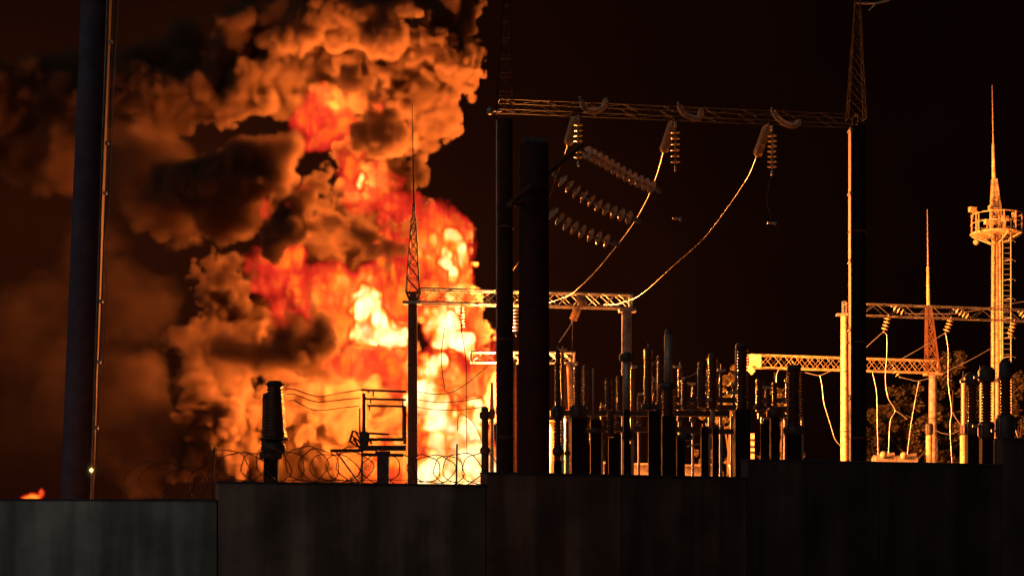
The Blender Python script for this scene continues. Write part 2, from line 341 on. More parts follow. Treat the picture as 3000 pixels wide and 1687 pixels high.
def build_fire():
    warp = [vnoise(3.2, 3.2, 3.2, 10+k)*1.05+vnoise(1.3, 1.3, 1.3, 20+k)*.5+vnoise(.6, .6, .6, 30+k)*.26+vnoise(.32, .32, .32, 35+k)*.10 for k in range(3)]
    wisp = 1+vnoise(2.6, 2.6, 1.7, 61)*.8+vnoise(1.1, 1.1, .7, 62)*.5+vnoise(.5, .5, .35, 63)*.25
    wx = gx[:, None, None]+warp[0]; wy = gy[None, :, None]+warp[1]; wz = gz[None, None, :]+warp[2]
    bil = np.abs(vnoise(1.5, 1.5, 1.5, 41))*.5+np.abs(vnoise(.8, .8, .8, 42))*.38+np.abs(vnoise(.45, .45, .45, 43))*.28
    bil = bil+np.abs(vnoise(.27, .27, .27, 44))*.18
    bil = (bil-.42)*1.6
    def sl(c, r):
        out = []
        for k, (g, n) in enumerate(((gx, nx), (gy, ny), (gz, nz))):
            i0 = max(0, int(np.searchsorted(g, c[k]-r[k]))); i1 = min(n, int(np.searchsorted(g, c[k]+r[k])))
            out.append(slice(i0, i1))
        return tuple(out)
    den = np.zeros((nx, ny, nz), np.float32)
    for px, py, r, dy, edge, k in SMOKE:
        c = P(px, py, FD+dy); R = S(r, FD); m = R+2.4; s = sl(c, (m, m, m))
        if min(q.stop-q.start for q in s) <= 0: continue
        bk = 1.0 if edge < .3 else (.7 if edge < .6 else .5)
        soft = edge >= .9; edge = edge*1.4 if soft else edge
        d = R-np.sqrt((wx[s]-c.x)**2+(wy[s]-c.y)**2+(wz[s]-c.z)**2)+bil[s]*bk
        v = np.clip(d/edge, 0, 1)*k
        if soft: v = v*.3*np.clip(wisp[s], .1, 2)
        den[s] = np.maximum(den[s], v)
    T = np.zeros((nx, ny, nz), np.float32)
    fn = vnoise(.9, .9, 1.5, 51)*.30+vnoise(.42, .42, .8, 52)*.26+vnoise(.25, .25, .42, 53)*.16
    for px, py, rx, ry, h, dy in FLAME:
        c = P(px, py, FD+dy); a, b = S(rx, FD), S(ry, FD); q = max(.5, min(a, b)*1.0)
        s = sl(c, (a*1.5+1.3, q*1.5+1.3, b*1.5+1.3))
        if min(z.stop-z.start for z in s) <= 0: continue
        w = min(1, min(a, b)/.9)
        X = gx[s[0]][:, None, None]+(warp[0][s])*w; Yy = gy[s[1]][None, :, None]+(warp[1][s])*.5; Z = gz[s[2]][None, None, :]+(warp[2][s])*w
        d2 = ((X-c.x)/a)**2+((Yy-c.y)/q)**2+((Z-c.z)/b)**2
        v = np.clip(1.25-.75*d2+fn[s]*1.1, 0, 1.25)
        T[s] = np.maximum(T[s], h*np.minimum(v, 1.1)*np.clip(v*2.2, 0, 1))
    rid = 1-np.abs(vnoise(1.0, 1.0, 1.4, 71))*1.6; rid2 = 1-np.abs(vnoise(.45, .45, .65, 72))*1.6
    T *= (1+fn*.55)*(1.08-.34*np.clip(rid, 0, 1)**3-.26*np.clip(rid2, 0, 1)**3)
    T = np.clip(T, 0, 1.4)
    T[T < .04] = 0
    den = den*np.clip(1-(T-.25)*2.0, .12, 1)
    den[:, :, :2] = 0
    sm = grid_volume('smoke_plume', den, smoke_material())
    tag(sm, 'huge billowing smoke column lit orange from below, drifting left above the fire', 'smoke', kind='stuff')
    fl = grid_volume('flames', T, flame_material())
    tag(fl, 'tall red, orange and white-hot flames of the burning equipment behind the wall', 'fire', kind='stuff')
build_fire()


# ------------------------------------------------------------------ ground and perimeter wall
g = MB(); g._add([(-600, -60, 0), (600, -60, 0), (600, 1500, 0), (-600, 1500, 0)], [(0, 1, 2, 3)])
tag(g.build('ground', 'ground_soil'), kind='structure')

def wall_section(label, a, b, ztop, mats=('wall_concrete',), thick=.22, cope=True):
    # a, b: (photo x, distance); a run of precast concrete panels with a slightly proud coping
    A = P(a[0], HY, a[1]); B = P(b[0], HY, b[1]); A.z = B.z = 0
    d = (B-A).normalized(); nrm = Vector((-d.y, d.x, 0)); L = (B-A).length; n = max(1, round(L/2.4))
    t = thing('concrete_wall', (A+B)/2, label, 'wall', 'sections of the perimeter wall')
    rr = random.Random(int(a[0]))
    for i in range(n):
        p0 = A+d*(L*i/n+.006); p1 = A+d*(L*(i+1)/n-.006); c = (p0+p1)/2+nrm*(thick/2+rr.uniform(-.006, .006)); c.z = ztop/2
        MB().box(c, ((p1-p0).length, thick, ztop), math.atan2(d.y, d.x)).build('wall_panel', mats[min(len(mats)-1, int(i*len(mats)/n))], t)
    if cope:
        c = (A+B)/2+nrm*thick/2; c.z = ztop+.012
        MB().box(c, (L, thick+.03, .02), math.atan2(d.y, d.x)).build('coping', 'dark_concrete', t)
    return t
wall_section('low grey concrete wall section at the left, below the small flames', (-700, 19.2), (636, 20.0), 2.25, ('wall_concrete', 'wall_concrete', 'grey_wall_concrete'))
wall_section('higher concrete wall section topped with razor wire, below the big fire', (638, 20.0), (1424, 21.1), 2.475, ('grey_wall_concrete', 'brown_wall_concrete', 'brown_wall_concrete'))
wall_section('long dark concrete wall section below the switchgear right of the fire', (1426, 21.1), (2189, 22.7), 2.64, ('brown_wall_concrete', 'dim_wall_concrete', 'shaded_wall_concrete'))
wall_section('tall black wall section below the yellow lighting tower', (2191, 22.7), (2934, 24.1), 2.89, ('shaded_wall_concrete',))
wall_section('tallest black wall corner at the right edge beyond the last bushing', (2937, 24.1), (3400, 24.9), 3.28, ('shaded_wall_concrete',))

# ------------------------------------------------------------------ razor wire
def razor(label, x0, x1, yb, rad, step, Ya, Yb, seed, posts):
    rr = random.Random(seed); t = thing('razor_wire_coil', P((x0+x1)/2, yb, (Ya+Yb)/2), label, 'razor wire', 'razor wire coils on the wall')
    x = x0; i = 0
    while x < x1:
        f = (x-x0)/(x1-x0); Y = Ya+(Yb-Ya)*f; m = MB()
        r = rad*rr.uniform(.85, 1.12); cx = x+rr.uniform(-8, 8); cy = yb-r*.93+rr.uniform(-5, 5)
        ph = rr.uniform(0, 6.28); e = rr.uniform(1.05, 1.5); pts = []
        n = 30; tilt = rr.choice((-1, 1))*rr.uniform(.12, .3)
        for k in range(n+1):
            an = ph+2*math.pi*k/n*1.03
            w_ = 1+.09*math.sin(2*an+ph*3)+.05*math.sin(5*an+ph)
            pts.append(P(cx+r*e*w_*math.cos(an)+.15*r*math.sin(an)*math.cos(ph), cy+r*w_*math.sin(an), Y+.1+tilt*math.cos(an)*S(r, Y)+.03*math.sin(3*an)))
        m.tube(pts, .0062, 5)
        for k in range(0, n, 2):                 # clipped-on barbs
            p, q = pts[k], pts[k+1]; d = (q-p).normalized(); u = Vector((d.z, 0, -d.x)).normalized()
            c = (p+q)/2; m.bar(c-u*.016-d*.010, c+u*.016+d*.010, .006, .003); m.bar(c-d*.017, c+d*.017, .011, .004)
        m.build('wire_loop', 'rusty_steel', t); x += step*rr.uniform(.8, 1.2); i += 1
    m = MB(); m.tube([P(x0-20, yb-6, Ya+.1), P((x0+x1)/2, yb-4, (Ya+Yb)/2+.1), P(x1+10, yb-6, Yb+.1)], .004, 5)
    m.build('tension_wire', 'rusty_steel', t)
    return t
razor('loose razor wire loops on the low wall section left of the step', 430, 625, 1466, 60, 52, 19.85, 19.99, 3, 0)
razor('stretched razor wire loops on the wall between the step and the lattice mast', 665, 1190, 1411, 48, 46, 20.1, 20.8, 5, 0)
razor('razor wire loops in front of the white-hot flames right of the lattice mast', 1235, 1420, 1415, 46, 44, 20.85, 21.1, 8, 0)
def rpost(label, xb, yb, xt, yt, Y):
    m = MB(); m.bar(P(xb, yb+10, Y), P(xt, yt, Y), .022, .022); m.bar(P(xb, yb+4, Y)+Vector((-.03, 0, 0)), P(xb, yb+4, Y)+Vector((.03, 0, 0)), .05, .012)
    tag(m.build('wire_post', 'rusty_steel'), label, 'post', 'steel posts carrying the razor wire')
rpost('thin steel post at the step of the wall', 622, 1466, 628, 1309, 20.08)
rpost('thin steel post on the wall under the disconnector arm', 1060, 1413, 1061, 1322, 20.5)
rpost('thin steel post on the wall in front of the white-hot flames', 1337, 1415, 1339, 1300, 20.9)

# ------------------------------------------------------------------ left pole
def left_pole():
    Y = 24.0
    def ax(py, off=0): return P(221+(1465-py)*54/1465+off, py, Y)
    t = thing('utility_pole', ax(1940), 'tall leaning concrete pole at the left with a pipe up its right side', 'utility pole')
    b, tp = ax(1940), ax(-420)
    m = MB(); L = (tp-b).length; m.lathe(b, tp, [(L*k/12, .222-.045*k/12) for k in range(13)], 28); m.build('shaft', 'dark_concrete', t)
    rr = random.Random(2)
    m = MB(); m.tube([ax(1940-118*k, 45-.5*k+rr.uniform(-1.6, 1.6))+Vector((0, .02, 0)) for k in range(21)], .034, 12); m.build('conduit', 'bare_metal', t)
    a, b = ax(1940, 40), ax(-420, 40); m = MB(); c = Vector((0, .1, 0)); x_ = Vector((.012, 0, 0)); y_ = Vector((0, .1, 0))
    m._add([p+c+x_*i+y_*j for p in (a, b) for i, j in ((-1, -1), (1, -1), (1, 1), (-1, 1))], [(3, 2, 1, 0), (4, 5, 6, 7), (0, 1, 5, 4), (1, 2, 6, 5), (2, 3, 7, 6), (3, 0, 4, 7)])
    m.build('lit_edge_fin', 'pale_fin', t)  # added fin beside the pipe to catch the firelight
    m = MB(); m.tube(smooth_path([ax(1940-118*k, 57+rr.uniform(-3.5, 3.5)+(4 if k > 11 else 0)) for k in range(21)], 3), .008, 6); m.build('cable', 'dark_wire', t)
    m = MB(); m.tube(smooth_path([ax(1100-118*k, 63+rr.uniform(-3, 3)+k*.8) for k in range(13)], 3), .006, 6); m.build('cable', 'galvanised_steel', t)
    for py in (124, 420, 566, 883, 1060, 1252):
        c = ax(py, 20); m = MB()
        m = MB(); c = ax(py, 54); m.box(c, (.05, .05, .05)); m.ball(c+Vector((.02, -.01, .02)), .018); m.build('clamp', 'galvanised_steel', t)
    m = MB(); m.ball(ax(1377, 46)+Vector((0, -.045, 0)), .028, 12); m.build('glowing_bead', 'bead_glow', t)  # small yellow ball with emission of its own
left_pole()

# ------------------------------------------------------------------ lattice helpers
def truss(m, A, B, h, w, bays, r=.035, style='x', up=Vector((0, 0, 1))):
    A, B = Vector(A), Vector(B); d = (B-A).normalized(); side = d.cross(up).normalized(); L = (B-A).length
    cor = [(-w/2, -h/2), (w/2, -h/2), (w/2, h/2), (-w/2, h/2)]
    def pt(i, k): return A+d*(L*i/bays)+side*cor[k][0]+up*cor[k][1]
    for k in range(4): m.bar(pt(0, k)-d*.03, pt(bays, k)+d*.03, r*2)
    for i in range(bays+1):
        for k in range(4):
            if i in (0, bays) : m.bar(pt(i, k), pt(i, (k+1) % 4), r*1.5)
    for i in range(bays):
        for k, k2 in ((0, 3), (1, 2), (0, 1), (3, 2)):
            if style == 'x': m.bar(pt(i, k), pt(i+1, k2), r*.85, r*.6); m.bar(pt(i, k2), pt(i+1, k), r*.85, r*.6)
            elif i % 2: m.bar(pt(i, k), pt(i+1, k2), r*.9, r*.7)
            else: m.bar(pt(i, k2), pt(i+1, k), r*.9, r*.7)
def spire(m, base, top, w0, w1, n, r=.025):
    base, top = Vector(base), Vector(top); pts = []
    for i in range(n+1):
        f = 1-(1-i/n)**1.15; c = base+(top-base)*f; w = (w0+(w1-w0)*f)/2
        pts.append([c+Vector((sx*w, sy*w, 0)) for sx, sy in ((-1, -1), (1, -1), (1, 1), (-1, 1))])
    for k in range(4):
        for i in range(n): m.bar(pts[i][k], pts[i+1][k], r*2)
    for i in range(n):
        for k in range(4):
            k2 = (k+1) % 4; m.bar(pts[i][k], pts[i+1][k2], r*1.2); m.bar(pts[i][k2], pts[i+1][k], r*1.2)
            m.bar(pts[i][k], pts[i][k2], r*1.3)

def column(t, px, ytop, Y, w, mat='concrete', rings=True):
    b = P(px, HY, Y); b.z = 0; tp = P(px, ytop, Y); m = MB(); L = (tp-b).length; r = S(w, Y)/2
    m.lathe(b, tp, [(L*k/10, r*(1.08-.12*k/10)) for k in range(11)], 24); m.build('column', mat, t)
    if rings:
        for f in (.35, .55, .78):
            m = MB(); m.lathe(b+(tp-b)*f-Vector((0, 0, .03)), tp, [(0, r*1.1), (.06, r*1.1)], 24); m.build('band', 'rusty_steel', t)
def head_plate(t, px, y, Y, w, mat='galvanised_steel'):
    MB().box(P(px, y, Y), (S(w, Y), S(w, Y)*.8, .12)).build('head_plate', mat, t)

# foreground gantry -------------------------------------------------
def gantry():
    YL, YR = 45.0, 46.6
    t = thing('gantry', P(1980, HY, 45.8)-Vector((0, 0, 1.7)), 'tall dark portal gantry in front, its steel beam carrying hanging insulator strings', 'gantry')
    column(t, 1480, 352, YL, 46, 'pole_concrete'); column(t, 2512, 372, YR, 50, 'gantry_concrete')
    m = MB(); truss(m, P(1462, 311, YL), P(2505, 355, YR), .27, .45, 18, .009, 'z')
    for i in range(9):                         # slanting stays above the beam
        f = (i+.4)/9; a = P(1462+1043*f, 322+44*f, YL+1.6*f)
        m.bar(a+Vector((0, .25, .12)), a+Vector((-.33, -.35, .40)), .026)
    m.build('truss_beam', 'gantry_steel', t)
    for px, y, Y in ((1480, 330, YL), (2508, 350, YR)):
        m = MB(); spire(m, P(px, y, Y), P(px+5, -15 if px > 2000 else -60, Y), .50, .12, 8, .008); m.build('lattice_spire', 'black_steel', t)
        MB().cyl(P(px+5, -10 if px > 2000 else -50, Y), P(px+6, -260, Y), .018, .012, 8).build('lightning_rod', 'black_steel', t)
    m = MB(); c = P(1436, 325, YL)
    m.lathe(c-Vector((.09, 0, 0)), c+Vector((.1, 0, 0)), [(0, .05), (.05, .1), (.12, .1), (.19, .04)], 10); m.bar(c, P(1470, 326, YL), .04); m.build('beam_end_bracket', 'galvanised_steel', t)
    m = MB(); rr = random.Random(4); ys = [374, 560, 760, 960, 1160, 1380]
    for y0, y1 in zip(ys, ys[1:]):             # added fin catching firelight as the lit edge of the right leg, in lengths
        a, b = P(2493, y0, YR-.25), P(2493+rr.uniform(-2, 1), y1-3, YR-.25); c = (a+b)/2+Vector((.02, .16, 0))
        m.box(c, (.04, .32, (a-b).z)); m.box((c.x-.01, c.y, a.z-.05), (.07, .38, .05))
    m.build('lit_edge_fin', 'pale_fin', t)
    m = MB(); m.tube([P(1455, y, YL-.1) for y in (352, 700, 1000, 1415)], .018, 8); m.build('lit_edge_pipe', 'bare_metal', t)  # added bare-metal pipe that shines as the left leg's lit edge
gantry()
wire('bright earth wire from the top of the right spire out of the frame', [(2508, 9), (2545, 10), (2575, 8), (2620, -6), (2700, -40)], 46.6, .03)
wire('short stub wire under the bright earth wire at the top right', [(2570, 8), (2558, 20), (2545, 32)], 46.6, .022)

# near pole with the crossarm ---------------------------------------
def near_pole():
    Y = 27.0; t = thing('pole', P(1564, HY, Y)-Vector((0, 0, 1.7)), 'thick dark concrete pole in the middle with a slanting crossarm', 'pole')
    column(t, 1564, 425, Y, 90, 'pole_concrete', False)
    m = MB(); A, B = P(1492, 600, 25.6), P(1702, 424, 30.0); m.bar(A, B, .09, .07)
    m.bar(A, P(1530, 600, 26.8), .05); m.build('crossarm', 'rusty_steel', t)
    m = MB(); m.box(P(1564, 418, Y), (.36, .3, .10)); m.build('head_plate', 'dark_steel', t)
near_pole()

# ------------------------------------------------------------------ insulator strings
def insulators(label, pts, R=.13, pitch=.142, mat='insulator_glass', group=None, ends=.12):
    path = smooth_path(pts, 24); cum = [0.0]
    for a, b in zip(path, path[1:]): cum.append(cum[-1]+(b-a).length)
    def at(s):
        i = max(1, next((k for k, c in enumerate(cum) if c >= s), len(cum)-1)); f = (s-cum[i-1])/max(1e-6, cum[i]-cum[i-1])
        return path[i-1].lerp(path[i], f), (path[i]-path[i-1]).normalized()
    L = cum[-1]; n = max(2, int((L-2*ends)/pitch))
    t = thing('insulator_string', path[0], label, 'insulator', group)
    m = MB()
    for k in range(n):
        p, d = at(ends+(k+.5)*(L-2*ends)/n)
        m.lathe(p-d*.05, p+d*.06, [(0, R*.26), (.045, R*.28), (.052, R*.7), (.066, R), (.074, R*.98), (.070, R*.4), (.10, R*.16)], 12)
    m.build('disc_stack', mat, t)
    m = MB(); m.tube(path[::4]+[path[-1]], .016, 6); m.build('pin_chain', 'dark_steel', t)
    for s, nm in ((0, 'end_fitting'), (L, 'end_fitting')):
        p, d = at(s); m = MB(); m.bar(p-d*.07, p+d*.07, .05, .07); m.ball(p, .045, 8); m.build(nm, 'galvanised_steel', t)
    return t
GH_ = 'insulator strings on the foreground gantry'
for x, yt, yb, Y, w in ((1694, 344, 480, 45.3, 'leftmost'), (1979, 366, 494, 45.8, 'middle'), (2262, 377, 507, 46.2, 'rightmost')):
    insulators('vertical glass insulator string, %s of the three under the gantry beam' % w, [P(x, yt, Y), P(x, (yt+yb)/2, Y), P(x, yb, Y)], group=GH_)
for x, yt, x2, yb, Y, w in ((1686, 344, 1664, 424, 45.8, 'leftmost'), (1973, 356, 1943, 446, 46.3, 'middle'), (2250, 368, 2217, 458, 46.8, 'rightmost')):
    for o in (0,):
        insulators('golden slanting insulator string running back from the beam, %s of three' % w,
               [P(x, yt, Y), P((x+x2)/2+1, (yt+yb)/2-2, Y+.75), P(x2, yb, Y+1.5)], R=.145, pitch=.125, mat='amber_porcelain', group=GH_)
for pts, w in ((((1700, 290), (1712, 317), (1740, 326), (1766, 316), (1776, 292)), 'leftmost'), (((1988, 306), (2000, 330), (2028, 345), (2048, 345), (2053, 322)), 'middle'),
               (((2262, 322), (2278, 345), (2304, 364), (2328, 368), (2342, 356)), 'rightmost')):
    insulators('sagging dark insulator string lying above the gantry beam, %s of three' % w, [P(x, y, 44.2+.3*i) for i, (x, y) in enumerate(pts)], R=.085, pitch=.10, mat='insulator_glass', group=GH_, ends=.05)
TS = 'long tension strings on the crossarm pole'
insulators('long slanting insulator string, topmost of the three beside the thick pole', [P(1700, 437, 30.6), P(1760, 468, 31), P(1840, 516, 31.4), P(1930, 558, 31.8)], R=.135, pitch=.15, group=TS)
insulators('long slanting insulator string, middle one of the three beside the thick pole', [P(1622, 508, 29.6), P(1690, 560, 29.8), P(1770, 610, 30), P(1868, 646, 30.3)], R=.13, pitch=.15, group=TS)
insulators('long slanting insulator string, lowest of the three beside the thick pole', [P(1596, 600, 28.6), P(1650, 648, 28.8), P(1720, 685, 29), P(1805, 715, 29.2)], R=.13, pitch=.15, group=TS)
wire('bright sagging conductor from the middle gantry string down to the middle portal', [(1943, 446), (1925, 510), (1895, 585), (1855, 655), (1805, 722), (1740, 800), (1682, 855), (1650, 872), (1610, 886)], 47.6, .009, Y2=70, group='conductors between gantry and middle portal')
wire('bright sagging conductor from the rightmost gantry string to the portal corner', [(2217, 458), (2190, 520), (2130, 610), (2060, 700), (1960, 790), (1900, 845), (1860, 873), (1810, 890), (1768, 893)], 48.2, .009, Y2=71, group='conductors between gantry and middle portal')
wire('pale conductor from the leftmost gantry string passing behind the thick pole', [(1664, 424), (1640, 490), (1585, 640), (1520, 765), (1495, 802), (1470, 835), (1420, 868), (1370, 893)], 47.2, .011, 'dark_wire', Y2=70, group='conductors between gantry and middle portal')
for x, y, x2, y2, l in ((1979, 494, 1984, 642, 'dark dropper with a bright clamp under the middle vertical string'), (2262, 507, 2262, 655, 'dark dropper with a dull clamp under the rightmost vertical string')):
    t = thing('dropper_wire', P(x, y, 46), l, 'wire')
    MB().tube(smooth_path([P(x, y, 46), P(x-14, (y+y2)/2, 46), P(x2, y2, 46)]), .012, 6).build('wire', 'rubber', t)
    m = MB(); c = P(x2, y2, 46); m.bar(c-Vector((.13, 0, -.02)), c+Vector((.13, 0, .02)), .06, .05); m.ball(c+Vector((.09, 0, 0)), .05, 8); m.build('clamp', 'galvanised_steel', t)

# ------------------------------------------------------------------ middle portal with the lattice mast
def middle_portal():
    Y = 70.0; YR = 71.8
    t = thing('portal', P(1213, HY, Y)-Vector((0, 0, 1.7)), 'portal with lattice beam and pointed mast standing dark against the flames', 'portal')
    column(t, 1209, 886, Y, 28, 'rusty_steel'); column(t, 1836, 908, YR, 30)
    head_plate(t, 1208, 888, Y, 54); head_plate(t, 1838, 910, YR, 50)
    m = MB(); truss(m, P(1226, 867, Y), P(1848, 884, YR), .58, .55, 14, .034); m.build('truss_beam', 'galvanised_steel', t)
    m = MB(); m.bar(P(1846, 864, YR), P(1846, 905, YR), .12); m.box(P(1850, 866, YR), (.14, .3, .12)); m.build('beam_end_bracket', 'galvanised_steel', t)
    m = MB(); spire(m, P(1210, 858, Y), P(1212, 640, Y), S(40, Y), S(12, Y), 6, .026)
    spire(m, P(1212, 643, Y), P(1213, 596, Y), S(9, Y), S(5, Y), 3, .02)
    m.bar(P(1192, 858, Y), P(1204, 888, Y), .1); m.bar(P(1232, 858, Y), P(1218, 888, Y), .1); m.bar(P(1190, 858, Y), P(1234, 858, Y), .12); m.box(P(1211, 872, Y), (.3, .3, .35))
    m.build('lattice_spire', 'rusty_steel', t)
    MB().lathe(P(1213, 598, Y), P(1207, 290, Y), [(0, .035), (2.4, .026), (4.45, .014)], 8).build('lightning_rod', 'dark_steel', t)
middle_portal()
MG = 'insulator strings on the middle portal'
insulators('hanging insulator string in front of the flames, below the portal beam', [P(1352, 888, 70.2), P(1352, 925, 70.2), P(1352, 968, 70.2)], R=.15, pitch=.13, mat='pale_porcelain', group=MG)
insulators('hanging insulator string seen in the gap between the two dark columns', [P(1512, 893, 70.6), P(1512, 935, 70.6), P(1511, 980, 70.6)], R=.13, pitch=.14, group=MG)
insulators('fat golden insulator string under the portal beam near its right column', [P(1694, 893, 71), P(1688, 915, 71.3), P(1676, 944, 71.6)], R=.19, pitch=.12, mat='yellow_paint', group=MG)
insulators('short golden insulator string lying across the portal beam above the hanging one', [P(1693, 868, 70.4), P(1703, 880, 70.1), P(1713, 896, 69.8)], R=.18, pitch=.12, mat='yellow_paint', group=MG)
wire('conductor slanting down left from the golden insulator string', [(1676, 945), (1660, 970), (1637, 1003)], 71.6, .022)
wire('dark dropper hanging from the golden insulator string', [(1678, 945), (1677, 1000), (1676, 1060), (1680, 1200)], 71.6, .018, 'dark_wire')
wire('drooping bright conductor along the portal beam left of the dark column', [(1362, 893), (1390, 893), (1420, 885), (1452, 862)], 69.5, .024)
DW = 'thin dark wires in front of the flames'
wire('thin dark wire bowing left in front of the white flames', [(1302, 960), (1293, 1040), (1297, 1100), (1304, 1140)], 70, .016, 'dark_wire', DW)
wire('straight thin dark dropper below the hanging insulator string', [(1352, 968), (1365, 1060), (1366, 1200), (1368, 1330)], 70, .016, 'dark_wire', DW)
wire('dark conductor curving from the mast up to the lit beam end', [(1222, 1146), (1270, 1154), (1320, 1150), (1365, 1125), (1405, 1092), (1440, 1062)], 62, .016, 'dark_wire', DW)
wire('nearly level dark conductor right of the mast, upper one', [(1222, 1170), (1280, 1178), (1340, 1176), (1400, 1166), (1412, 1163)], 60, .014, 'dark_wire', DW)
wire('nearly level dark conductor right of the mast, lower one', [(1222, 1192), (1280, 1200), (1350, 1200), (1400, 1194), (1422, 1190)], 60, .014, 'dark_wire', DW)
wire('dark wire arching over the lower white flames', [(1340, 1260), (1345, 1215), (1375, 1225), (1400, 1260), (1410, 1290)], 60, .014, 'dark_wire', DW)
MB_ = MB(); MB_.bar(P(1252, 596, 69), P(1252, 580, 69), .03); MB_.bar(P(1246, 597, 69), P(1249, 582, 69), .03)
tag(MB_.build('fixing_rod', 'galvanised_steel'), 'tiny pale rod pair above the round fireball beside the mast', 'rod')

# ------------------------------------------------------------------ generic apparatus (bushings, breakers, post insulators)
def sheds(m, a, b, R, pitch, seg=16):
    L = (b-a).length; n = max(3, int(L/pitch)); prof = [(0, R*.72)]
    for k in range(n):
        t0 = L*k/n; p = L/n; prof += [(t0+.12*p, R*.66), (t0+.3*p, R), (t0+.42*p, R*.98), (t0+.8*p, R*.68)]
    prof.append((L, R*.72)); m.lathe(a, b, prof, seg)
def apparatus(name, label, cat, px, Y, secs, group=None, mats=None, tilt=0):
    mats = mats or {}; t = thing(name, P(px, HY, Y)-Vector((0, 0, 1.7)), label, cat, group)
    for s in secs:
        k, y0, y1, w = s[:4]; dx = s[4] if len(s) > 4 else 0; w2 = s[5] if len(s) > 5 else w
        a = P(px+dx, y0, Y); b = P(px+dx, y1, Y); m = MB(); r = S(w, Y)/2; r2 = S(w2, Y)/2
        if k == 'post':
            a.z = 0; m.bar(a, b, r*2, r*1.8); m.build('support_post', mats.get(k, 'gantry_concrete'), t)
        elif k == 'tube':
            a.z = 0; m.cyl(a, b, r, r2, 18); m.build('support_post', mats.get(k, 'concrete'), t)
        elif k == 'porc':
            if r2 != r:
                L = (b-a).length; n = max(4, int(L/.085)); prof = []
                for q in range(n):
                    f = q/n; R = r+(r2-r)*f; prof += [(L*f, R*.74), (L*(f+.35/n), R), (L*(f+.5/n), R*.98)]
                prof.append((L, r2*.8)); m.lathe(a, b, prof, 20)
            else: sheds(m, a, b, r, .085)
            m.build('porcelain_column', mats.get(k, 'brown_porcelain'), t)
        elif k == 'flange':
            L = (b-a).length; m.lathe(a, b, [(0, r*.8), (L*.15, r), (L*.85, r2), (L, r2*.8)], 18)
            for q in range(8):
                an = q*math.pi/4; m.box(a+Vector((math.cos(an)*r*1.0, math.sin(an)*r*1.0, L*.5)), (.04, .04, L*.7))
            m.build('flange', mats.get(k, 'dark_steel'), t)
        elif k == 'cap':
            L = (b-a).length; m.lathe(a, b, [(0, r*.8), (L*.15, r), (L*.7, r), (L*.9, r2*.75), (L, r2*.3)], 18); m.build('cap', mats.get(k, 'dark_steel'), t)
        elif k == 'knob':
            m.ball((a+b)/2, r, 14); m.build('valve_ring', mats.get(k, 'dark_steel'), t)
        elif k == 'rod':
            m.cyl(a, b, r, r2, 8); m.build('rod', mats.get(k, 'galvanised_steel'), t)
        elif k == 'boxx':
            m.box((a+b)/2, (r*2, r*1.6, abs((b-a).z))); m.build('cabinet', mats.get(k, 'dark_steel'), t)
        elif k == 'arm':
            c = (a+b)/2; m.bar(c-Vector((r, 0, 0)), c+Vector((r, 0, 0)), abs((b-a).z), .08); m.build('terminal_arm', mats.get(k, 'galvanised_steel'), t)
    return t
apparatus('transformer_bushing', 'fat dark ribbed bushing on a post at the left in front of the orange glow', 'bushing', 803, 46,
          [('post', 1412, 1325, 38, -6), ('flange', 1345, 1326, 52, -4), ('cap', 1328, 1290, 66, 0, 58), ('porc', 1290, 1128, 74, 2, 46), ('flange', 1130, 1122, 50, 2), ('cap', 1123, 1115, 42, 2, 30), ('boxx', 1345, 1322, 20, -32), ('flange', 1290, 1282, 80, 0)])
apparatus('transformer_bushing', 'slim ribbed bushing half hidden behind the left side of the fat one', 'bushing', 781, 47.5,
          [('post', 1412, 1330, 26, 6), ('porc', 1330, 1165, 36, 0, 26), ('cap', 1165, 1150, 22, 0, 14)])
for i, (a, mid, b, w) in enumerate((((836, 1139), (905, 1155), (1058, 1141), 'top'), ((840, 1154), (905, 1171), (1057, 1165), 'middle'), ((842, 1174), (905, 1196), (1054, 1188), 'bottom'))):
    wire('dark sagging wire from the fat bushing to the disconnector, %s of three' % w, [a, (a[0]+22, a[1]+(0)), mid, (mid[0]+35, mid[1]+6), (mid[0]+90, (mid[1]+b[1])/2+3), b], 46, .016, 'dark_wire', 'three sagging wires at the left', Y2=48)

